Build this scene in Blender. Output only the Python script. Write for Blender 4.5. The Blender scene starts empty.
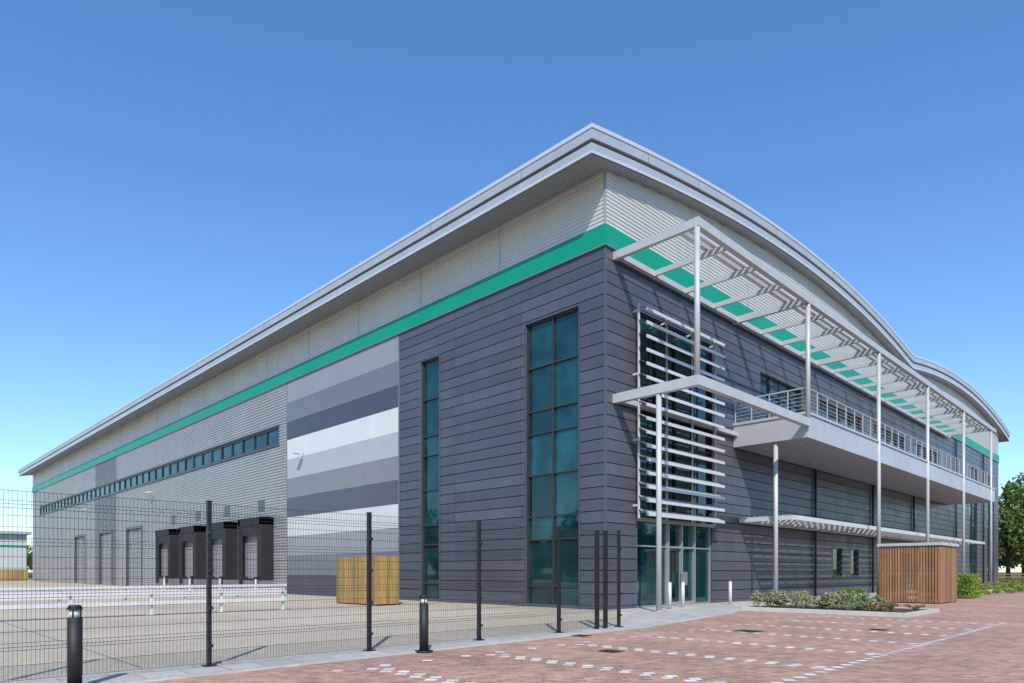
import bpy, math, random
from mathutils import Vector, Matrix
random.seed(7)
scn=bpy.context.scene
scn.view_settings.view_transform='Standard'
try: scn.view_settings.look='None'
except: pass
scn.view_settings.exposure=0

# ------------------------------------------------------------ materials
def newmat(name):
    m=bpy.data.materials.new(name); m.use_nodes=True
    nt=m.node_tree; b=nt.nodes['Principled BSDF']
    return m,nt,b
def N(nt,t,**kw):
    n=nt.nodes.new(t)
    for k,v in kw.items(): setattr(n,k,v)
    return n
def math_node(nt,op,a,b=None,clamp=False):
    n=N(nt,'ShaderNodeMath',operation=op); n.use_clamp=clamp
    for i,v in enumerate((a,b)):
        if v is None: continue
        if isinstance(v,(int,float)): n.inputs[i].default_value=v
        else: nt.links.new(v,n.inputs[i])
    return n.outputs[0]
def mixmul(nt,colsock,facsock):
    n=N(nt,'ShaderNodeVectorMath',operation='SCALE')
    nt.links.new(colsock,n.inputs[0]); nt.links.new(facsock,n.inputs['Scale'])
    return n.outputs[0]
def pos(nt):
    return N(nt,'ShaderNodeNewGeometry').outputs['Position']
def noise(nt,vec,scale,detail=3,rough=.5):
    n=N(nt,'ShaderNodeTexNoise'); n.inputs['Scale'].default_value=scale
    n.inputs['Detail'].default_value=detail; n.inputs['Roughness'].default_value=rough
    nt.links.new(vec,n.inputs['Vector']); return n.outputs['Fac']
def maprange(nt,s,a,b,c,d):
    n=N(nt,'ShaderNodeMapRange')
    for i,v in zip(('From Min','From Max','To Min','To Max'),(a,b,c,d)): n.inputs[i].default_value=v
    nt.links.new(s,n.inputs['Value']); return n.outputs[0]
def pm(name,col,rough=.5,metal=0,var=.08,scale=.6,island=0.0,bump=0,bscale=20,streak=0):
    m,nt,b=newmat(name)
    rgb=N(nt,'ShaderNodeRGB'); rgb.outputs[0].default_value=(*col,1)
    p=pos(nt)
    f=maprange(nt,noise(nt,p,scale,4,.6),.3,.7,1-var,1+var)
    if streak:
        mp=N(nt,'ShaderNodeMapping'); mp.inputs['Scale'].default_value=(2.2,2.2,.12); nt.links.new(p,mp.inputs[0])
        f=math_node(nt,'MULTIPLY',f,maprange(nt,noise(nt,mp.outputs[0],1.3,4,.65),.3,.7,1-streak,1+streak*.6))
    if island:
        isl=N(nt,'ShaderNodeNewGeometry').outputs['Random Per Island']
        f=math_node(nt,'MULTIPLY',f,maprange(nt,isl,0,1,1-island,1+island))
    nt.links.new(mixmul(nt,rgb.outputs[0],f),b.inputs['Base Color'])
    b.inputs['Metallic'].default_value=metal
    rr=maprange(nt,noise(nt,p,scale*2.3,3),.3,.7,max(0,rough-.06),min(1,rough+.06))
    nt.links.new(rr,b.inputs['Roughness'])
    if bump:
        bn=N(nt,'ShaderNodeBump'); bn.inputs['Strength'].default_value=bump
        bn.inputs['Distance'].default_value=.01
        nt.links.new(noise(nt,p,bscale,4),bn.inputs['Height'])
        nt.links.new(bn.outputs[0],b.inputs['Normal'])
    return m
M={}
M['dark']=pm('anthracite_cladding',(.080,.087,.110),.36,.15,.06,.4,.14,streak=.08)
M['backing']=pm('joint_backing',(.010,.010,.013),.8)  # near-black backing colour, seen through the panel gaps
M['silver']=pm('silver_corrugated_metal',(.56,.56,.535),.42,.15,.05,.3,streak=.05)
M['silver2']=pm('silver_lower_cladding',(.34,.345,.345),.42,.2,.06,.3,streak=.06)
M['green']=pm('green_fascia_band',(.0,.25,.15),.4,0,.05,.3)
M['roof']=pm('roof_aluminium',(.46,.48,.50),.38,.35,.04,.5,streak=.05)
M['roof2']=pm('roof_trim',(.60,.62,.64),.35,.3,.04,.5)
M['steel']=pm('painted_steel_grey',(.42,.43,.44),.4,.1,.05,1.5)
M['louvre']=pm('louvre_silver',(.56,.57,.58),.35,.2,.04,1.5)
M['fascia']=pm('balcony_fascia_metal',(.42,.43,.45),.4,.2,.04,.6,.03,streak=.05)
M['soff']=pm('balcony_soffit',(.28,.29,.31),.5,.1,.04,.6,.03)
M['frame']=pm('window_frame_dark',(.03,.033,.038),.35)
M['framel']=pm('door_frame_silver',(.36,.37,.38),.35,.5)
M['black']=pm('black_rubber',(.012,.012,.013),.6,0,.2,1)
M['fence']=pm('fence_powdercoat',(.012,.014,.015),.4)
M['galv']=pm('galvanised_steel',(.60,.61,.62),.4,.2,.1,3)
M['door']=pm('dock_door_grey',(.24,.25,.26),.45,.1)
M['midgrey']=pm('midgrey_panel',(.17,.175,.185),.42,.15)
M['soil']=pm('soil_mulch',(.07,.045,.03),.95,0,.4,6,bump=1,bscale=30)
M['kerb']=pm('concrete_kerb',(.42,.41,.38),.8,0,.12,3,.08,bump=.3,bscale=60)
M['grass']=pm('grass',(.06,.09,.025),.95,0,.3,.4,bump=.8,bscale=6)
M['iron']=pm('cast_iron',(.05,.048,.045),.6,.4,.2,8)
M['lamp']=pm('lamp_diffuser',(.6,.62,.6),.3)
M['white']=pm('white_blocks',(.60,.58,.53),.8,0,.15,4,.18)
M['bark']=pm('bark',(.09,.065,.045),.9,0,.3,5)
stripe_cols=[(.25,.265,.29),(.15,.16,.19),(.062,.065,.095),(.60,.61,.60),(.38,.40,.42),(.20,.205,.22),(.085,.088,.115),(.56,.57,.57),(.27,.28,.30),(.16,.165,.19),(.06,.063,.085)]
for i,c in enumerate(stripe_cols): M['st%d'%i]=pm('cladding_stripe_%d'%i,c,.4,.08,.03,.4,.03,streak=.04)

def ribbed(name,col,axis,pitch):
    m,nt,b=newmat(name)
    sep=N(nt,'ShaderNodeSeparateXYZ'); nt.links.new(pos(nt),sep.inputs[0])
    s=math_node(nt,'SINE',math_node(nt,'MULTIPLY',sep.outputs[axis],2*math.pi/pitch))
    f=maprange(nt,s,-1,1,.8,1.08)  # rib shading painted into the colour: hollows darker, crests lighter
    rgb=N(nt,'ShaderNodeRGB'); rgb.outputs[0].default_value=(*col,1)
    nt.links.new(mixmul(nt,rgb.outputs[0],f),b.inputs['Base Color'])
    bn=N(nt,'ShaderNodeBump'); bn.inputs['Strength'].default_value=.6; bn.inputs['Distance'].default_value=.03
    nt.links.new(s,bn.inputs['Height']); nt.links.new(bn.outputs[0],b.inputs['Normal'])
    b.inputs['Roughness'].default_value=.45; b.inputs['Metallic'].default_value=.2
    return m
M['roofsoff']=ribbed('roof_soffit_ribbed',(.31,.32,.34),'X',.2)

def glassmat(name,col,ior,rough=.02):
    m,nt,b=newmat(name)
    p=pos(nt)
    rgb=N(nt,'ShaderNodeRGB'); rgb.outputs[0].default_value=(*col,1)
    isl=N(nt,'ShaderNodeNewGeometry').outputs['Random Per Island']
    f=math_node(nt,'MULTIPLY',maprange(nt,isl,0,1,.4,1.6),maprange(nt,noise(nt,p,.7,2),.3,.7,.4,1.6))
    nt.links.new(mixmul(nt,rgb.outputs[0],f),b.inputs['Base Color'])
    b.inputs['Roughness'].default_value=rough; b.inputs['IOR'].default_value=ior
    b.inputs['Specular Tint'].default_value=(.68,.96,.98,1)
    bn=N(nt,'ShaderNodeBump'); bn.inputs['Strength'].default_value=.06; bn.inputs['Distance'].default_value=.02
    nt.links.new(noise(nt,p,.8,2),bn.inputs['Height']); nt.links.new(bn.outputs[0],b.inputs['Normal'])
    return m
M['glass']=glassmat('tinted_glass',(.004,.032,.038),1.75)

def timber(name,c1,c2):
    m,nt,b=newmat(name)
    p=pos(nt)
    mp=N(nt,'ShaderNodeMapping'); mp.inputs['Scale'].default_value=(8,8,.8); nt.links.new(p,mp.inputs[0])
    r=N(nt,'ShaderNodeValToRGB'); r.color_ramp.elements[0].color=(*c1,1); r.color_ramp.elements[1].color=(*c2,1)
    r.color_ramp.elements[0].position=.3; r.color_ramp.elements[1].position=.7
    nt.links.new(noise(nt,mp.outputs[0],1.5,5,.6),r.inputs[0])
    isl=N(nt,'ShaderNodeNewGeometry').outputs['Random Per Island']
    nt.links.new(mixmul(nt,r.outputs[0],maprange(nt,isl,0,1,.7,1.2)),b.inputs['Base Color'])
    b.inputs['Roughness'].default_value=.75
    return m
M['timber']=timber('timber_slats',(.20,.105,.05),(.34,.185,.09))
M['timbery']=timber('timber_boards_yellow',(.25,.155,.05),(.37,.235,.08))

def foliage(name,c1,c2):
    m,nt,b=newmat(name)
    isl=N(nt,'ShaderNodeNewGeometry').outputs['Random Per Island']
    r=N(nt,'ShaderNodeValToRGB'); r.color_ramp.elements[0].color=(*c1,1); r.color_ramp.elements[1].color=(*c2,1)
    nt.links.new(isl,r.inputs[0]); nt.links.new(r.outputs[0],b.inputs['Base Color'])
    b.inputs['Roughness'].default_value=.6
    tr=N(nt,'ShaderNodeBsdfTranslucent'); nt.links.new(r.outputs[0],tr.inputs[0])
    mx=N(nt,'ShaderNodeMixShader'); mx.inputs[0].default_value=.35
    out=nt.nodes['Material Output']
    nt.links.new(b.outputs[0],mx.inputs[1]); nt.links.new(tr.outputs[0],mx.inputs[2]); nt.links.new(mx.outputs[0],out.inputs[0])
    return m
M['leaf']=foliage('tree_leaves',(.07,.11,.022),(.18,.25,.055))
M['shrub']=foliage('shrub_leaves',(.14,.19,.08),(.44,.48,.28))
M['shrub2']=foliage('low_plants',(.08,.11,.03),(.30,.20,.10))
M['hedge']=foliage('hedge_leaves',(.12,.20,.025),(.30,.40,.07))

def paving(name,c1,c2,mortar,w,h,ms,rot,offset=.5,var=.15,nscale=.35,bump=.4,bias=0,stain=.0,warm=None):
    m,nt,b=newmat(name)
    p=pos(nt)
    mp=N(nt,'ShaderNodeMapping'); mp.inputs['Rotation'].default_value=(0,0,rot); nt.links.new(p,mp.inputs[0])
    br=N(nt,'ShaderNodeTexBrick'); br.offset=offset
    br.inputs['Color1'].default_value=(*c1,1); br.inputs['Color2'].default_value=(*c2,1); br.inputs['Mortar'].default_value=(*mortar,1)
    br.inputs['Scale'].default_value=1; br.inputs['Mortar Size'].default_value=ms; br.inputs['Mortar Smooth'].default_value=.2
    br.inputs['Brick Width'].default_value=w; br.inputs['Row Height'].default_value=h; br.inputs['Bias'].default_value=bias
    nt.links.new(mp.outputs[0],br.inputs['Vector'])
    f=math_node(nt,'MULTIPLY',maprange(nt,noise(nt,p,nscale,5,.6),.3,.7,1-var,1+var),maprange(nt,noise(nt,p,7,3,.7),.3,.7,.82,1.18))
    if stain:
        f=math_node(nt,'MULTIPLY',f,maprange(nt,noise(nt,p,.09,6,.7),.35,.6,1-stain,1.0))
    nt.links.new(mixmul(nt,br.outputs['Color'],f),b.inputs['Base Color'])
    b.inputs['Roughness'].default_value=.85
    bn=N(nt,'ShaderNodeBump'); bn.inputs['Strength'].default_value=bump; bn.inputs['Distance'].default_value=.006
    inv=math_node(nt,'SUBTRACT',1,br.outputs['Fac']); hh=math_node(nt,'ADD',inv,math_node(nt,'MULTIPLY',noise(nt,p,40,3),.4))
    nt.links.new(hh,bn.inputs['Height']); nt.links.new(bn.outputs[0],b.inputs['Normal'])
    return m
M['brick']=paving('red_block_paving',(.49,.285,.195),(.27,.15,.12),(.38,.30,.23),.21,.105,.008,math.radians(45),.5,.14,stain=.12)
M['flag']=paving('grey_flag_paving',(.45,.44,.41),(.37,.36,.335),(.22,.21,.20),.6,.6,.012,0,.5,.12,stain=.1)
M['yard']=paving('yard_concrete',(.48,.415,.31),(.45,.39,.29),(.22,.195,.155),6,5,.025,0,0,.13,.15,.2,stain=.14)

# ------------------------------------------------------------ mesh builder
class MB:
    def __init__(s): s.v=[]; s.f=[]
    def box(s,x0,x1,y0,y1,z0,z1):
        b=len(s.v)
        s.v+=[(x0,y0,z0),(x1,y0,z0),(x1,y1,z0),(x0,y1,z0),(x0,y0,z1),(x1,y0,z1),(x1,y1,z1),(x0,y1,z1)]
        s.f+=[tuple(b+i for i in q) for q in ((0,3,2,1),(4,5,6,7),(0,1,5,4),(1,2,6,5),(2,3,7,6),(3,0,4,7))]
    def quad(s,*p):
        b=len(s.v); s.v+=[tuple(q) for q in p]; s.f.append(tuple(range(b,b+len(p))))
    def beam(s,p0,p1,w,h):
        p0=Vector(p0);p1=Vector(p1); d=(p1-p0).normalized()
        up=Vector((0,0,1)) if abs(d.z)<.95 else Vector((0,1,0))
        a=d.cross(up).normalized()*w/2; c=a.cross(d).normalized()*h/2
        b=len(s.v)
        for p in(p0,p1):
            for k in((-1,-1),(1,-1),(1,1),(-1,1)): s.v.append(tuple(p+a*k[0]+c*k[1]))
        s.f+=[tuple(b+i for i in q) for q in ((0,1,2,3),(7,6,5,4),(0,4,5,1),(1,5,6,2),(2,6,7,3),(3,7,4,0))]
    def cyl(s,p0,p1,r,n=12,r1=None):
        if r1 is None:r1=r
        p0=Vector(p0);p1=Vector(p1); d=(p1-p0).normalized()
        up=Vector((0,0,1)) if abs(d.z)<.9 else Vector((1,0,0))
        a=d.cross(up).normalized(); c=a.cross(d)
        b=len(s.v)
        for p,rr in((p0,r),(p1,r1)):
            for i in range(n):
                t=2*math.pi*i/n; s.v.append(tuple(p+a*rr*math.cos(t)+c*rr*math.sin(t)))
        for i in range(n): s.f.append((b+i,b+(i+1)%n,b+n+(i+1)%n,b+n+i))
        s.f.append(tuple(b+i for i in range(n))[::-1]); s.f.append(tuple(b+n+i for i in range(n)))
    def obj(s,name,mat,parent=None,smooth=False,bevel=0):
        me=bpy.data.meshes.new(name); me.from_pydata(s.v,[],s.f); me.materials.append(M[mat] if isinstance(mat,str) else mat)
        me.update()
        o=bpy.data.objects.new(name,me); scn.collection.objects.link(o)
        if parent: o.parent=parent
        if smooth:
            for p in me.polygons: p.use_smooth=len(p.vertices)==4
        if bevel:
            md=o.modifiers.new('bevel','BEVEL'); md.width=bevel; md.segments=2; md.limit_method='ANGLE'
        return o
def empty(name,loc=(0,0,0)):
    o=bpy.data.objects.new(name,None); o.location=loc; scn.collection.objects.link(o); o.empty_display_size=.5; return o

def subtract(rects,ops):
    for (a0,a1,b0,b1) in ops:
        out=[]
        for (x0,x1,z0,z1) in rects:
            if a1<=x0 or a0>=x1 or b1<=z0 or b0>=z1: out.append((x0,x1,z0,z1)); continue
            if a0>x0: out.append((x0,a0,z0,z1))
            if a1<x1: out.append((a1,x1,z0,z1))
            m0=max(x0,a0);m1=min(x1,a1)
            if b0>z0: out.append((m0,m1,z0,b0))
            if b1<z1: out.append((m0,m1,b1,z1))
        rects=out
    return rects
def wbox(mb,side,a0,a1,z0,z1,o0,o1):
    if side=='R': mb.box(a0,a1,-o1,-o0,z0,z1)
    else: mb.box(-o1,-o0,a0,a1,z0,z1)
def panels(mb,side,a0,a1,z0,z1,rh,cw,ops,t=.06,gap=.022):
    z=z0
    while z<z1-.02:
        zt=min(z+rh,z1); a=a0
        while a<a1-.01:
            ae=min(a+cw,a1)
            for (x0,x1,q0,q1) in subtract([(a+gap*.3,ae-gap*.3,z,zt-gap)],ops):
                if x1-x0>.01 and q1-q0>.01: wbox(mb,side,x0,x1,q0,q1,0,t)
            a+=cw
        z+=rh
def corr(mb,side,a0,a1,z0,z1,pitch=.2,depth=.045,base=.02):
    def off(z):
        u=(z/pitch)%1
        if u<.3:return 0
        if u<.42:return (u-.3)/.12
        if u<.88:return 1
        return 1-(u-.88)/.12
    zs={z0,z1}
    k=math.floor(z0/pitch)
    while k*pitch<z1:
        for u in(0,.3,.42,.88):
            z=(k+u)*pitch
            if z0<z<z1: zs.add(z)
        k+=1
    zs=sorted(zs); b=len(mb.v)
    for z in zs:
        o=base+depth*off(z+1e-6)
        if side=='R': mb.v+=[(a0,-o,z),(a1,-o,z)]
        else: mb.v+=[(-o,a1,z),(-o,a0,z)]
    for i in range(len(zs)-1):
        q=b+2*i; mb.f.append((q,q+1,q+3,q+2))
def window(fr,gl,side,a0,a1,z0,z1,cols,rows,fw=.06,rec=.12,fd=.10):
    wa=(a1-a0)/cols
    rz=rows if isinstance(rows,list) else [z0+(z1-z0)*i/rows for i in range(rows+1)]
    for i in range(cols):
        for j in range(len(rz)-1):
            t1,t2=random.uniform(-.006,.006),random.uniform(-.006,.006)
            A0=a0+wa*i+.003;A1=a0+wa*(i+1)-.003;Z0=rz[j]+.003;Z1=rz[j+1]-.003
            o=rec
            if side=='R':
                gl.quad((A0,o+t1+t2,Z0),(A1,o-t1+t2,Z0),(A1,o-t1-t2,Z1),(A0,o+t1-t2,Z1))
            else:
                gl.quad((o-t1+t2,A1,Z0),(o+t1+t2,A0,Z0),(o+t1-t2,A0,Z1),(o-t1-t2,A1,Z1))
    for i in range(cols+1):
        c=a0+wa*i; lo=c-fw/2; hi=c+fw/2
        if i==0: lo=a0;hi=a0+fw
        if i==cols: lo=a1-fw;hi=a1
        wbox(fr,side,lo,hi,z0,z1,-rec-.03,-rec+fd)
    for j,z in enumerate(rz):
        lo=z-fw/2;hi=z+fw/2
        if j==0: lo=z;hi=z+fw
        if j==len(rz)-1: lo=z-fw;hi=z
        wbox(fr,side,a0+.002,a1-.002,lo,hi,-rec-.028,-rec+fd-.004)

# ------------------------------------------------------------ BUILDING
B=empty('warehouse_building')
XE=75.5; YE=116.0
ZD=14.4; ZG=15.2
W0,W1=2.1,8.3
def h(x):
    if x<39:
        u=(x+1.67)/40.67; return 18.1+.6*u+4*1.75*u*(1-u)
    u=(x-39)/39.7; return 18.7-.4*u+4*1.6*u*(1-u)
L_ops=[(1.29,4.3,0,12.35),(10.4,11.9,0,12.4)]
L_rib=(28.2,110,10.35,11.6)
docks=[(29.4,32.6),(35.6,38.8),(41.8,45.0),(48.0,51.2)]
doors=[(58.9,63.9),(69.8,74.8),(82,87)]
L_ops_s=[L_rib]+[(a,b,0,4.9) for a,b in docks]+[(a,b,0,6.0) for a,b in doors]
R_ops=[(W0,W1,0,12.4)]
bal_w=[(13.4,18.8,9.0,12.2),(21.5,29.0,9.0,12.2),(31.5,39.0,9.0,12.2),(41.5,49.0,9.0,12.2)]
low_w=[(23.7,25.3,1.25,3.05),(26.9,28.4,1.25,3.05),(36,37.5,1.25,3.05),(39,40.5,1.25,3.05)]
end_w=[(61,64.5,.3,12.4),(69.5,73,.3,12.4)]
R_ops+=bal_w+low_w+end_w
mb=MB()
for r in subtract([(0,YE,0,17.3)],L_ops+L_ops_s): wbox(mb,'L',r[0],r[1],r[2],r[3],-.3,0)
for r in subtract([(.302,XE,0,17.3)],R_ops): wbox(mb,'R',r[0],r[1],r[2],r[3],-.3,0)
mb.box(.302,XE,YE-.3,YE,0,17.3); mb.box(XE-.3,XE,.302,YE-.302,0,17.3)
mb.obj('wall_backing','backing',B)
mb=MB()
panels(mb,'L',0.0,13.9,0.15,ZD,.475,4.6,L_ops,gap=.035)
panels(mb,'R',0.0,XE,0.15,ZD,.475,5.2,R_ops,gap=.035)
mb.box(-.075,.0,-.075,0,0.1,ZD)
wbox(mb,'L',0,13.9,0,.13,0,.04); wbox(mb,'R',0,W0,0,.13,0,.04); wbox(mb,'R',W1,XE,0,.13,0,.04)
mb.obj('dark_cladding','dark',B)
zs=[14.4,12.95,11.65,10.45,9.1,7.8,6.5,5.2,3.9,2.6,1.3,.0]
for i in range(11):
    mb=MB(); panels(mb,'L',13.93,26.95,zs[i+1],zs[i],zs[i]-zs[i+1]+.001,6.51,[],gap=.008)
    mb.obj('stripe_cladding_%d'%i,'st%d'%i,B)
mb=MB()
wbox(mb,'L',13.87,13.94,0,ZD,0,.085); wbox(mb,'L',26.95,27.02,0,ZD,0,.085)
mb.obj('section_trim','midgrey',B)
mb=MB()
for r in subtract([(27.02,68,0,ZD),(77,YE,0,ZD)],L_ops_s): corr(mb,'L',*r)
mb.obj('silver_cladding','silver2',B)
mb=MB()
for r in subtract([(68,77,0,ZD)],L_ops_s): corr(mb,'L',*r)
mb.obj('grey_cladding_bay','midgrey',B)
mb=MB(); corr(mb,'L',-.02,YE,ZG,17.5,pitch=.16,depth=.035)
x=0.0
while x<XE-.01:
    x1=min(x+1,XE); corr(mb,'R',x,x1,ZG,min(h(x),h(x1))-.75,pitch=.16,depth=.035); x=x1
mb.obj('upper_corrugated_band','silver',B)
mb=MB()
for y in range(0,116,6): wbox(mb,'L',y+.0,y+.03,ZG,17.3,.05,.062)
for x in range(6,75,6): wbox(mb,'R',x+.0,x+.03,ZG,17.6,.05,.062)
mb.box(-.07,-.02,-.07,-.02,ZG,17.25)
mb.obj('cladding_joint_strips','silver2',B)
mb=MB(); wbox(mb,'L',-.13,YE,ZD,ZG,.0,.13); wbox(mb,'R',0.001,XE,ZD,ZG,.0,.13)
mb.obj('green_band','green',B)
mb=MB(); wbox(mb,'L',-.15,YE,ZD-.05,ZD-.003,.0,.15); wbox(mb,'R',0.001,XE,ZD-.05,ZD-.003,.0,.15)
mb.obj('band_drip_trim','midgrey',B)
def sweep(mb,x0,x1,y0,y1,dt,db,n=96):
    b=len(mb.v)
    for i in range(n+1):
        x=x0+(x1-x0)*i/n; z=h(x)
        mb.v+=[(x,y0,z-db),(x,y0,z-dt),(x,y1,z-dt),(x,y1,z-db)]
    for i in range(n):
        q=b+4*i
        for k in range(4): mb.f.append((q+k,q+(k+1)%4,q+4+(k+1)%4,q+4+k))
    mb.f.append((b,b+3,b+2,b+1)); q=b+4*n; mb.f.append((q,q+1,q+2,q+3))
mb=MB(); sweep(mb,-1.67,78.7,-.67,118,0,.50); mb.obj('roof_shell','roof',B)
mb=MB(); sweep(mb,-1.55,78.58,-.53,117.9,.503,.62); mb.obj('fascia_recess','midgrey',B)
mb=MB(); sweep(mb,-1.60,78.63,-.60,117.95,.62,1.0); mb.obj('roof_lower_fascia','roof',B)
mb=MB(); sweep(mb,-1.56,78.58,-.56,117.9,1.002,1.05); mb.obj('roof_soffit','roofsoff',B)
mb=MB(); sweep(mb,-1.70,78.73,-.70,-.672,-.03,.12); sweep(mb,-1.70,-1.672,-.672,118,-.03,.12,2); sweep(mb,-1.63,-1.602,-.63,118,.92,1.02,2); sweep(mb,-1.602,78.63,-.63,-.602,.92,1.02)
mb.obj('roof_edge_trim','roof2',B)
mb=MB()
for y in range(3,118,6): mb.box(-1.676,-1.671,y,y+.03,h(-1.67)-.49,h(-1.67)-.13)
for x in range(2,78,4): mb.box(x,x+.025,-.676,-.671,h(x)-.49,h(x)-.13)
mb.obj('fascia_joints','midgrey',B)
fr=MB();gl=MB()
rows=[0,.9,2.9,3.9,5.7,7.5,8.5,10.4,12.35]
window(fr,gl,'L',1.29,4.3,0,12.35,2,rows)
rows2=[0,.9,2.9,3.9,5.7,7.5,8.5,10.4,12.4]
window(fr,gl,'L',10.4,11.9,0,12.4,1,rows2)
window(fr,gl,'L',L_rib[0],L_rib[1],L_rib[2],L_rib[3],40,1,fw=.14,rec=.04)
window(fr,gl,'R',W0,W1,3.7,12.4,4,[3.7,5.2,7.2,8.4,10.4,12.4])
for w in bal_w: window(fr,gl,'R',w[0],w[1],w[2],w[3],4,[w[2],w[2]+2.2,w[3]])
for w in low_w: window(fr,gl,'R',w[0],w[1],w[2],w[3],1,1)
for w in end_w: window(fr,gl,'R',w[0],w[1],w[2],w[3],2,6)
fr.obj('window_frames','frame',B)
fr=MB()
window(fr,gl,'R',W0,4.5,0,3.7,1,[0,2.6,3.7],fw=.06); window(fr,gl,'R',6.8,W1,0,3.7,1,[0,2.6,3.7],fw=.06)
window(fr,gl,'R',4.5,6.8,0,3.7,2,[0,.12,2.6,3.7],fw=.08,fd=.16)
fr.box(5.52,5.56,-.2,-.05,.9,1.5); fr.box(5.76,5.80,-.2,-.05,.9,1.5)
wbox(fr,'R',W0-.05,W1+.05,3.62,3.78,0,.12)
fr.obj('entrance_doors','framel',B)
gl.obj('glazing','glass',B)
mb=MB()
for (a0,a1,z0,z1) in low_w+bal_w: wbox(mb,'R',a0-.03,a1+.03,z0-.06,z0-.002,0,.12)
for (a0,a1,z0,z1) in L_ops:
    wbox(mb,'L',a0-.06,a0-.002,z0,z1,0,.1); wbox(mb,'L',a1+.002,a1+.06,z0,z1,0,.1); wbox(mb,'L',a0-.06,a1+.06,z1+.002,z1+.06,0,.1)
wbox(mb,'L',L_rib[0]-.1,L_rib[1]+.1,L_rib[2]-.1,L_rib[2]-.003,0,.14); wbox(mb,'L',L_rib[0]-.1,L_rib[1]+.1,L_rib[3]+.003,L_rib[3]+.1,0,.14)
mb.obj('window_surrounds','dark',B)
mb=MB()
BX0,BX1=1.7,8.1
for i in range(16):
    z=3.95+i*.555
    c=-.60; dz=.11; hw=.19
    mb.quad((BX0,c-hw,z-dz),(BX1,c-hw,z-dz),(BX1,c+hw,z+dz),(BX0,c+hw,z+dz))
    mb.quad((BX0,c+hw,z+dz+.03),(BX1,c+hw,z+dz+.03),(BX1,c-hw,z-dz+.03),(BX0,c-hw,z-dz+.03))
    mb.box(BX0,BX1,c-hw-.03,c-hw+.01,z-dz-.06,z-dz+.07)
for xx in (1.78,3.85,5.95,8.02):
    mb.box(xx-.04,xx+.04,-.39,-.33,3.7,12.5)
    for zz in (4.2,6.9,9.6,12.2): mb.box(xx-.025,xx+.025,-.33,-.07,zz,zz+.08)
mb.obj('brise_soleil_louvres','louvre',B)
# upper canopy
mb=MB(); CZ=14.1; CX0=.5; CX1=52
PX=[.5,10.4,20.35,30.3,40.3,50.3]
mb.box(CX0-.1,CX1,-3.87,-3.66,CZ-.16,CZ+.16)
mb.box(CX0-.1,CX1,-.36,-.2,CZ-.12,CZ+.12)
for px in PX: mb.box(px-.09,px+.09,-3.66,-.07,CZ-.16,CZ+.155)
x=CX0+2.48
while x<CX1:
    if min(abs(x-p) for p in PX)>.6: mb.box(x-.05,x+.05,-3.66,-.2,CZ-.11,CZ+.11)
    x+=2.48
mb.obj('upper_canopy_frame','steel',B)
mb=MB()
for yy in (-3.40,-3.08,-2.76): mb.box(CX0,CX1,yy-.09,yy+.09,CZ+.165,CZ+.19)
mb.obj('upper_canopy_slats','louvre',B)
mb=MB()
for px in PX: mb.cyl((px,-3.76,8.3 if px<12 else 0),(px,-3.76,CZ-.1),.105,16)
for px in (.5,10.6): mb.cyl((px,-2.15,0),(px,-2.15,8.3 if px<5 else 7.9),.105,16)
for px,py in [(.5,-2.15),(10.6,-2.15)]+[(p,-3.76) for p in PX[2:]]: mb.box(px-.2,px+.2,py-.2,py+.2,.0,.03)
mb.obj('canopy_posts','steel',B,smooth=True)
mb=MB()
mb.box(.38,.62,-3.9,-.07,8.22,8.58)
mb.box(.621,10.39,-3.9,-3.64,8.22,8.58)
mb.box(.621,10.39,-.3,-.08,8.3,8.5)
mb.obj('lower_canopy_beams','steel',B)
mb=MB(); mb.box(10.46,51.94,-3.69,-.07,7.80,8.9); mb.obj('balcony_core','backing',B)
mb=MB()
x=10.4
while x<51.9:
    xe=min(x+3.2,52); mb.box(x+.006,xe-.006,-3.75,-3.691,7.76,8.82); x+=3.2
mb.box(10.4,10.458,-3.69,-.07,7.76,8.82); mb.box(51.942,52,-3.69,-.07,7.76,8.82)
mb.box(10.34,52.06,-3.81,-.07,8.83,8.96)
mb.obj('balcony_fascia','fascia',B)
mb=MB(); x=10.46
while x<51.9:
    xe=min(x+1.6,51.94); mb.box(x+.01,xe-.01,-3.68,-1.9,7.77,7.797); mb.box(x+.01,xe-.01,-1.88,-.09,7.77,7.797); x+=1.6
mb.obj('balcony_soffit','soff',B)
mb=MB()
for i in range(13):
    for y in (-2.8,-1.0): mb.cyl((12+i*3.2,y,7.755),(12+i*3.2,y,7.772),.09,12)
mb.obj('soffit_downlights','lamp',B)
mb=MB()
zt=10.08
for i in range(34):
    x=10.45+i*1.256; mb.box(x-.02,x+.02,-3.70,-3.66,8.96,zt)
for y in (-2.8,-1.9,-1.0,-.15): mb.box(10.43,10.47,y-.02,y+.02,8.96,zt)
for z in (9.12,9.3,9.48,9.66,9.84):
    mb.cyl((10.45,-3.68,z),(51.9,-3.68,z),.011,6); mb.cyl((10.45,-3.68,z),(10.45,-.1,z),.011,6)
mb.cyl((10.4,-3.68,zt),(51.95,-3.68,zt),.032,8); mb.cyl((10.45,-3.68,zt),(10.45,-.08,zt),.032,8)
mb.obj('balcony_railing','steel',B)
mb=MB(); AZ=4.1
for y in (-2.95,-.2): mb.box(10.9,52,y-.06,y+.06,AZ-.11,AZ+.11)
x=10.9
while x<=52: mb.box(x-.04,x+.04,-2.89,-.14,AZ-.09,AZ+.09); x+=1.65
y=-2.7
while y<-.3: mb.box(10.9,52,y-.08,y+.08,AZ+.115,AZ+.145); y+=.3
mb.obj('walkway_awning','louvre',B)
mb=MB()
for x in (20.6,31,41,55,67): mb.cyl((x,-.16,0.0),(x,-.16,7.7 if x<52 else 14.3),.07,10)
mb.obj('downpipes','black',B,smooth=True)
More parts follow.
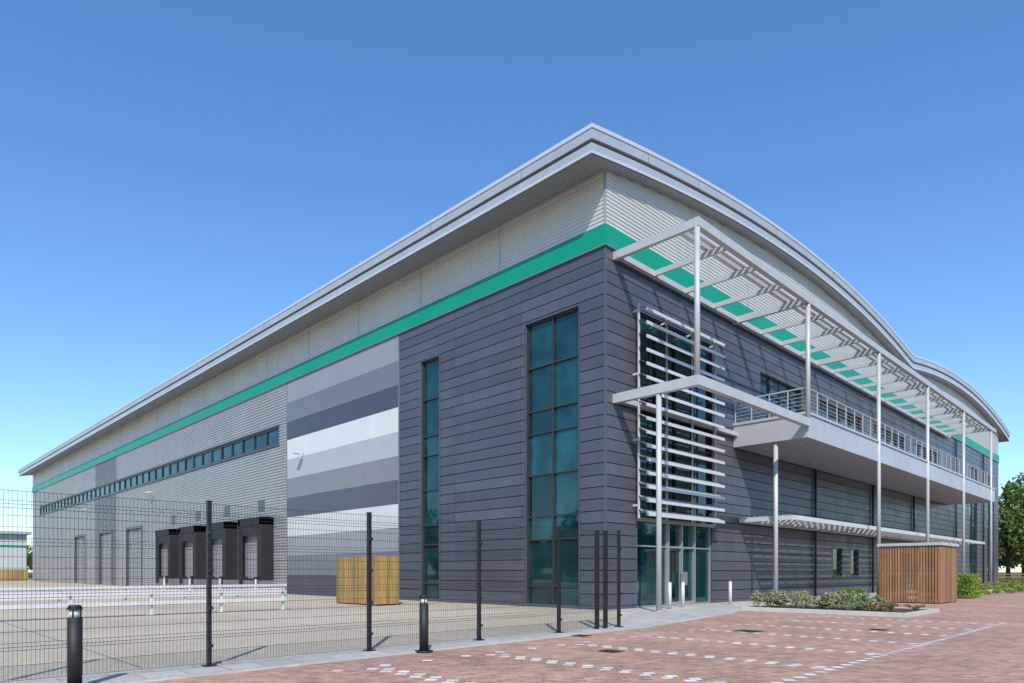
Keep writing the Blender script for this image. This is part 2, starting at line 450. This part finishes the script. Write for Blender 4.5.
mb=MB()
for y in (24.6,55,80): mb.box(-.5,-.07,y-.03,y+.03,9.28,9.34); mb.box(-.75,-.35,y-.22,y+.22,9.18,9.30)
mb.obj('wall_floodlights','louvre',B)
# loading docks
mb=MB();md=MB();ms=MB();my=MB()
for a,b in docks:
    d=-.95
    mb.box(d,-.0,a-.4,a-.0,.9,5.3); mb.box(d,-.0,b,b+.4,.9,5.3); mb.box(d,.0,a-.4,b+.4,4.8,5.35)
    mb.box(d+.03,d+.07,a,a+.35,1.1,4.8); mb.box(d+.03,d+.07,b-.35,b,1.1,4.8); mb.box(d+.04,d+.08,a+.35,b-.35,4.1,4.8)
    mb.box(d-.15,-.1,a+.2,a+.5,.5,1.15); mb.box(d-.15,-.1,b-.5,b-.2,.5,1.15)
    ms.box(d,.0,a-.4,b+.4,0,.9)
    for i in range(8): md.box(-.55,-.5,a,b,1.0+i*.48,1.0+i*.48+.46)
    my.cyl((-1.6,a-1.0,0),(-1.6,a-1.0,1.0),.08,10)
mb.obj('dock_shelters','black',B)
ms.obj('dock_plinths','midgrey',B)
my.obj('dock_guard_posts','galv',B)
mb=MB()
for i,(a,b) in enumerate(docks): mb.box(-.09,-.06,(a+b)/2-.5,(a+b)/2+.5,5.9,6.7)
mb.obj('dock_number_signs','dark',B)
for a,b in doors:
    for i in range(12): md.box(.08,.14,a,b,i*.5,i*.5+.475)
md.obj('sectional_doors','door',B)
mb=MB()
for a,b in doors:
    wbox(mb,'L',a-.25,a-.002,0,6.25,0,.12); wbox(mb,'L',b+.002,b+.25,0,6.25,0,.12); wbox(mb,'L',a,b,6.002,6.25,0,.12)
mb.obj('door_surrounds','dark',B)

# ------------------------------------------------------------ GROUND
def sheet(name,pts,z,mat):
    mb=MB(); mb.quad(*[(x,y,z) for x,y in pts]); o=mb.obj(name,mat); return o
sheet('ground',[(-3000,-3000),(3000,-3000),(3000,3000),(-3000,3000)],-.02,'grass')
sheet('yard_pavement',[(-90,-5.25),(0,-5.25),(85,-5.25),(85,160),(-90,160)],-.012,'yard')
sheet('brick_road',[(-60,-30),(150,-30),(150,-3.2),(10,-3.2),(2,-4.4),(-6,-5.9),(-60,-7.4)],-.008,'brick')
sheet('footpath',[(-60,-7.4),(-6,-5.9),(2,-4.4),(10,-3.2),(80,-3.2),(80,0),(0,0),(0,-1.4),(-6,-5.0),(-60,-5.0)],-.004,'flag')
K=empty('kerb')
mb=MB()
def kline(p,q,w=.14,z=.012,seg=.9):
    p=Vector(p);q=Vector(q);L=(q-p).length;n=max(1,int(L/seg))
    for i in range(n):
        a=p.lerp(q,i/n);c=p.lerp(q,(i+1)/n); d=(c-a).normalized()*.004
        mb.beam((a.x+d.x,a.y+d.y,z-.05),(c.x-d.x,c.y-d.y,z-.05),w,.1)
kline((-40,-6.85),(-6,-5.9)); kline((-6,-5.9),(2,-4.4)); 
kline((-40,-5.0),(-6,-5.0)); kline((-6,-5.0),(0,-1.4))
mb.obj('kerb_stones','kerb',K)
mb=MB()
def dots(x0,y0,x1,y1,step=.36,w=.17):
    L=math.hypot(x1-x0,y1-y0);n=int(L/step)
    for i in range(n+1):
        x=x0+(x1-x0)*i/n+random.uniform(-.01,.01);y=y0+(y1-y0)*i/n
        s=w/2*math.sqrt(2)
        mb.quad((x-s,y,-.004),(x,y-s,-.004),(x+s,y,-.004),(x,y+s,-.004))
for i in range(9):
    x=-15.5+i*2.5
    if x<3.0:
        dots(x,-7.4,x,-12.2); dots(x+.18,-7.6,x+.18,-12.2)
dots(-16,-12.4,3,-12.4); dots(-16,-7.2,2,-7.2,.84)
for i in range(12): dots(10+i*2.6,-14.5,10+i*2.6,-19)
mb.obj('parking_markings','white')
def cover(x,y,s=.35):
    mb=MB(); mb.box(x-s,x+s,y-s,y+s,-.02,.002)
    for i in range(6): mb.box(x-s+.05,x+s-.05,y-s+.06+i*s/3.2,y-s+.10+i*s/3.2,.002,.008)
    mb.obj('drain_cover','iron')
cover(-5,-8.4,.3);cover(-11,-8.6,.18);cover(-9,-6.2,.2);cover(-2.2,-10.6,.2)

# ------------------------------------------------------------ FENCE
F=empty('mesh_fence')
FY=-5.3; dxs=[-7.6,-4.7,-1.85,1.1,4.1,7.07,9.88,12.53,15.0]
fx=[d-21.29 for d in dxs]
mb=MB()
for x in fx: mb.box(x-.03,x+.03,FY-.04,FY+.04,0,2.62); mb.box(x-.04,x+.04,FY-.05,FY+.05,2.62,2.635); mb.box(x-.09,x+.09,FY-.1,FY+.1,-.002,.015)
for x in (14.04-21.29,14.4-21.29): mb.box(x-.045,x+.045,FY-.045,FY+.045,0,2.6)
for x in fx:
    for z in (.3,.9,1.5,2.1): mb.box(x-.035,x+.035,FY-.085,FY-.051,z,z+.05)
mb.obj('fence_posts','fence',F)
mb=MB()
folds=[.5,1.2,1.9,2.4]
prof=[(.05,0)]
for z in folds: prof+=[(z-.05,0),(z,-.035),(z+.05,0)]
prof.append((2.58,0))
x=fx[0]
while x<fx[-1]:
    for (z0_,o0),(z1_,o1) in zip(prof[:-1],prof[1:]):
        b=len(mb.v)
        for z,o in ((z0_,o0),(z1_,o1)):
            mb.v+=[(x-.0022,FY-.049+o,z),(x+.0022,FY-.049+o,z),(x,FY-.044+o,z)]
        for k in range(3): mb.f.append((b+k,b+(k+1)%3,b+3+(k+1)%3,b+3+k))
    x+=.05
zz=[.05,.25,2.58]
for z in folds: zz+=[z-.05,z+.05]
zz+=[.7,.85,1.0,1.4,1.55,1.7,2.1,2.25]
for z in zz: mb.box(fx[0],fx[-1],FY-.056,FY-.05,z-.003,z+.003)
for z in folds: mb.box(fx[0],fx[-1],FY-.091,FY-.085,z-.003,z+.003)
mb.obj('fence_mesh','fence',F)
def bollard(x,y,hh=1.07,r=.085,mat='black'):
    e=empty('bollard',(x,y,0))
    mb=MB(); mb.cyl((0,0,0),(0,0,hh-.16),r,20); mb.cyl((0,0,hh-.04),(0,0,hh),r,20,r*.8); mb.cyl((0,0,hh-.06),(0,0,hh-.04),r*1.05,20)
    mb.cyl((0,0,0),(0,0,.025),r*2.0,20)
    for k in range(3):
        t=k*2.094; mb.cyl((r*.8*math.cos(t),r*.8*math.sin(t),hh-.17),(r*.8*math.cos(t),r*.8*math.sin(t),hh-.05),.01,6)
    mb.obj('bollard_body',mat,e,smooth=True)
    mb=MB(); mb.cyl((0,0,hh-.16),(0,0,hh-.06),r*.72,16); mb.obj('bollard_lens','lamp',e,smooth=True)
bollard(-13.6,-6.2); bollard(-19.2,-6.15)
def sbollard(x,y):
    mb=MB(); mb.cyl((x,y,0),(x,y,1.05),.075,16); mb.cyl((x,y,1.05),(x,y,1.08),.075,16,.05); mb.obj('steel_bollard','louvre',None,smooth=True)
sbollard(4.1,-1.0);sbollard(7.7,-1.3);sbollard(2.6,-1.3)
def guard(x0,x1,y,y2=None):
    if y2 is None:y2=y
    e=empty('guard_rail',(0,0,0)); mb=MB()
    n=int((x1-x0)/2.4)
    for i in range(n+1):
        t=i/n; x=x0+(x1-x0)*t; yy=y+(y2-y)*t
        mb.box(x-.04,x+.04,yy+.06,yy+.14,0,.84); mb.box(x-.12,x+.12,yy-.02,yy+.22,0,.015)
    for z in (.42,.80): mb.beam((x0,y,z),(x1,y2,z),.10,.14)
    mb.obj('rail_beam','galv',e)
guard(-45,-5,17.0); guard(-45,-9,9.0)
def slat_box(name,x0,x1,y0,y1,hh,mat,roof,sw=.12,gap=.015):
    e=empty(name); mb=MB()
    for (a0,a1,fix,ax) in ((x0,x1,y0,0),(x0,x1,y1,0),(y0,y1,x0,1),(y0,y1,x1,1)):
        a=a0
        while a<a1-.03:
            ae=min(a+sw,a1)
            zt=hh-random.random()*.01
            if ax==0: mb.box(a,ae-gap,fix-.012,fix+.012,.05,zt)
            else: mb.box(fix-.012,fix+.012,a,ae-gap,.05,zt)
            a+=sw
    mb.obj('slats',mat,e)
    mb=MB()
    for x in (x0+.07,x1-.07):
        for y in (y0+.07,y1-.07): mb.box(x-.05,x+.05,y-.05,y+.05,0,hh-.05)
    for z in (.4,hh/2,hh-.3):
        mb.box(x0+.12,x1-.12,y0+.014,y0+.06,z,z+.09); mb.box(x0+.014,x0+.06,y0+.12,y1-.12,z,z+.09)
    mb.obj('posts_and_rails',mat,e)
    if roof:
        mb=MB(); mb.box(x0-.08,x1+.08,y0-.08,y0+.1,hh+.002,hh+.14); mb.box(x0-.08,x0+.1,y0+.1,y1+.08,hh+.002,hh+.14); mb.box(x1-.1,x1+.08,y0+.1,y1+.08,hh+.002,hh+.14)
        mb.box(x0+.1,x1-.1,y0+.1,y1+.08,hh+.05,hh+.08)
        mb.obj('roof_rail','steel',e)
    return e
slat_box('timber_bin_store',-4.6,-3.3,9.3,12.6,2.2,'timbery',False,.16,.012)
slat_box('timber_cycle_shelter',15,18.2,-8.0,-5.4,2.75,'timber',True,.12,.04)

# ------------------------------------------------------------ VEGETATION
def leafcloud(mb,c,r,n,s,clumps=12):
    c=Vector(c)
    cs=[]
    for i in range(clumps):
        while True:
            p=Vector((random.uniform(-1,1),random.uniform(-1,1),random.uniform(-1,1)))
            if p.length<1: break
        cs.append((Vector((p.x*r[0],p.y*r[1],p.z*r[2])),random.uniform(.25,.45)))
    for i in range(n):
        q,k=random.choice(cs)
        d=Vector((random.gauss(0,1),random.gauss(0,1),random.gauss(0,1))).normalized()*random.uniform(.55,1.0)
        p=c+q+Vector((d.x*r[0]*k,d.y*r[1]*k,d.z*r[2]*k))
        if p.z<.02: p.z=.02+random.random()*.05
        a=Vector((random.gauss(0,1),random.gauss(0,1),random.gauss(0,.7))).normalized()
        b=a.cross(Vector((random.gauss(0,1),random.gauss(0,1),random.gauss(0,1)))).normalized()
        ss=s*random.uniform(.6,1.3)
        mb.quad(p-a*ss*.5,p+b*ss*.32,p+a*ss*.5,p-b*ss*.32)
def leafbox(mb,x0,x1,y0,y1,z0,z1,n,s):
    for i in range(n):
        p=Vector((random.uniform(x0,x1),random.uniform(y0,y1),z0+(z1-z0)*random.random()))
        k=random.randrange(5)
        j=random.gauss(0,.04)
        if k==0: p.x=x0+j
        if k==1: p.x=x1+j
        if k==2: p.y=y0+j
        if k==3: p.z=z1+j
        a=Vector((random.gauss(0,1),random.gauss(0,1),random.gauss(0,.7))).normalized()
        b=a.cross(Vector((random.gauss(0,1),random.gauss(0,1),random.gauss(0,1)))).normalized()
        ss=s*random.uniform(.6,1.3)
        mb.quad(p-a*ss*.5,p+b*ss*.35,p+a*ss*.5,p-b*ss*.35)
def tree_mesh(seed,H,R,n,s):
    random.seed(seed)
    tr=MB(); tr.cyl((0,0,0),(0.1,0,H*.35),H*.022,8,H*.016); tr.cyl((.1,0,H*.35),(0,.1,H*.75),H*.016,8,H*.006)
    for i in range(7):
        t=random.uniform(0,6.28); z=H*random.uniform(.28,.6)
        tr.cyl((.08,0,z),(math.cos(t)*R*.6,math.sin(t)*R*.6,z+H*.2),H*.008,6,H*.003)
    lf=MB(); leafcloud(lf,(0,0,H*.54),(R*.8,R*.8,H*.42),n,s,30)
    return tr,lf
protos=[]
for k,(H,R) in enumerate([(11,4.6),(13,5.0),(9,4.6)]):
    tr,lf=tree_mesh(20+k,H,R,6500,.5); protos.append((tr,lf,H))
meshes=[]
for k,(tr,lf,H) in enumerate(protos):
    me=bpy.data.meshes.new('tree_leaves_%d'%k); me.from_pydata(lf.v+tr.v,[],lf.f+[tuple(i+len(lf.v) for i in f) for f in tr.f])
    me.materials.append(M['leaf']); me.materials.append(M['bark'])
    nl=len(lf.f)
    for i,p in enumerate(me.polygons):
        if i>=nl: p.material_index=1
    meshes.append(me)
def put(name,x,y,s,k,parent=None):
    o=bpy.data.objects.new(name,meshes[k]); o.location=(x,y,-.02); o.scale=(s,s,s*random.uniform(.9,1.1)); o.rotation_euler[2]=random.uniform(0,6.28)
    scn.collection.objects.link(o); o.parent=parent; return o
random.seed(5)
T=empty('distant_tree_row')
for i in range(34): put('row_tree',-125+random.uniform(-8,8),-30+i*6.5+random.uniform(-2,2),random.uniform(1.2,1.7),i%3,T)
for i in range(34): put('row_tree',20+i*6.5+random.uniform(-2,2),-95+random.uniform(-8,8),random.uniform(1.2,1.7),i%3,T)
for i in range(30): put('row_tree',-140+i*8+random.uniform(-2,2),330+random.uniform(-8,8),random.uniform(.9,1.4),i%3,T)
for i in range(16): put('row_tree',150+random.uniform(-6,6),-12+i*6+random.uniform(-2,2),random.uniform(1.0,1.3),i%3,T)
put('tree',110,4.5,1.22,1); put('tree',104,-2,.72,2); put('tree',116,-3,1.15,0); put('tree',122,3,1.35,1); put('tree',113,-9,1.1,0)
mb=MB()
for i in range(18): mb.box(88,88.12,-20+i*2,-19.88+i*2,0,1.25)
for z in (.35,.75,1.12): mb.box(87.95,87.998,-20,14,z,z+.14)
mb.obj('post_and_rail_fence','timber')
mb=MB()
for i in range(60): mb.box(-30+i*.5,-29.53+i*.5,120,120.04,0,1.9+random.random()*.02)
mb.obj('timber_board_fence','timbery')
P=empty('planter_bed')
x0,x1,y0,y1=3.6,7.6,-9.7,-3.9
mb=MB()
mb.box(x0,x1,y0,y0+.15,-.02,.14); mb.box(x0,x1,y1-.15,y1,-.02,.14); mb.box(x0,x0+.15,y0+.152,y1-.152,-.02,.14); mb.box(x1-.15,x1,y0+.152,y1-.152,-.02,.14)
mb.obj('planter_kerb','kerb',P,bevel=.015)
mb=MB(); mb.quad((x0+.1,y0+.1,.1),(x1-.1,y0+.1,.1),(x1-.1,y1-.1,.1),(x0+.1,y1-.1,.1)); mb.obj('planter_soil','soil',P)
random.seed(11)
mb=MB()
for i in range(17):
    cx=random.uniform(x0+.6,x1-.5); cy=random.uniform(-8.0,y1-.5); leafcloud(mb,(cx,cy,.42),(.5,.5,.30),520,.09,9)
mb.obj('shrubs','shrub',P)
mb=MB()
for i in range(16):
    cx=random.uniform(x0+.4,x1-.4); cy=random.uniform(y0+.4,-7.8); leafcloud(mb,(cx,cy,.22),(.28,.28,.14),160,.07,6)
mb.obj('low_plants','shrub2',P)
P2=empty('border_bed')
mb=MB(); mb.box(12,60,-5.2,-5.06,-.02,.12); mb.obj('border_kerb','kerb',P2)
mb=MB(); mb.quad((12,-5.06,.08),(60,-5.06,.08),(60,-4.2,.08),(12,-4.2,.08)); mb.obj('border_soil','soil',P2)
mb=MB()
for i in range(30): leafcloud(mb,(random.uniform(12.4,14.8) if i<8 else random.uniform(19,59),-4.65,.35),(.5,.4,.3),260,.11,7)
mb.obj('border_plants','hedge',P2)
mb=MB(); random.seed(3)
leafbox(mb,23.2,25.6,-7.6,-6.4,.05,1.3,5200,.11)
for i in range(6): leafcloud(mb,(28+i*3,-7.0,.4),(.8,.6,.4),500,.12,10)
mb.obj('hedge','hedge')

D=empty('distant_warehouse')
mb=MB(); mb.box(-70,16,225,270,0,8.7); mb.obj('lower_wall','silver',D)
mb=MB(); mb.box(-70.1,16.1,224.9,270,8.7,9.2); mb.obj('green_strip','green',D)
mb=MB(); mb.box(-70,16,225,270,9.2,12.5); mb.obj('upper_wall','silver',D)
mb=MB(); mb.box(-71,17,223.5,271,12.5,13.3); mb.obj('roof','roof',D)
mb=MB()
for i in range(10): mb.box(-68+i*8,-63+i*8,224.7,224.95,0,5)
mb.obj('dock_doors','midgrey',D)

# ------------------------------------------------------------ LIGHT
el=math.radians(42)
az=Vector((-.66,-.75,0)).normalized()
S=Vector((az.x*math.cos(el),az.y*math.cos(el),math.sin(el)))
sd=bpy.data.lights.new('sun','SUN'); sd.energy=5.0; sd.angle=math.radians(.5); sd.color=(1,.94,.85)
so=bpy.data.objects.new('sun',sd); scn.collection.objects.link(so); so.rotation_euler=(-S).to_track_quat('-Z','Y').to_euler()
w=bpy.data.worlds.new('World'); scn.world=w; w.use_nodes=True
nt=w.node_tree; bg=nt.nodes['Background']
sky=nt.nodes.new('ShaderNodeTexSky'); sky.sky_type='NISHITA'; sky.sun_disc=False; sky.sun_elevation=el; sky.sun_rotation=math.atan2(S.x,S.y)%(2*math.pi)
sky.air_density=1.15; sky.dust_density=.3; sky.ozone_density=3.2
hs=nt.nodes.new('ShaderNodeHueSaturation'); hs.inputs['Saturation'].default_value=1.12; hs.inputs['Value'].default_value=1.32
ti=nt.nodes.new('ShaderNodeVectorMath'); ti.operation='MULTIPLY'; ti.inputs[1].default_value=(.84,.97,1.12)
nt.links.new(sky.outputs[0],hs.inputs['Color']); nt.links.new(hs.outputs[0],ti.inputs[0]); nt.links.new(ti.outputs[0],bg.inputs[0]); bg.inputs[1].default_value=.14

cd=bpy.data.cameras.new('camera'); cam=bpy.data.objects.new('camera',cd); scn.collection.objects.link(cam)
cam.location=(-21.29,-16.36,1.5); cam.rotation_euler=(math.radians(90),0,math.radians(-44.58))
cd.sensor_width=36; cd.lens=23.66; cd.shift_y=.225; cd.clip_end=6000; cd.clip_start=.1
scn.camera=cam
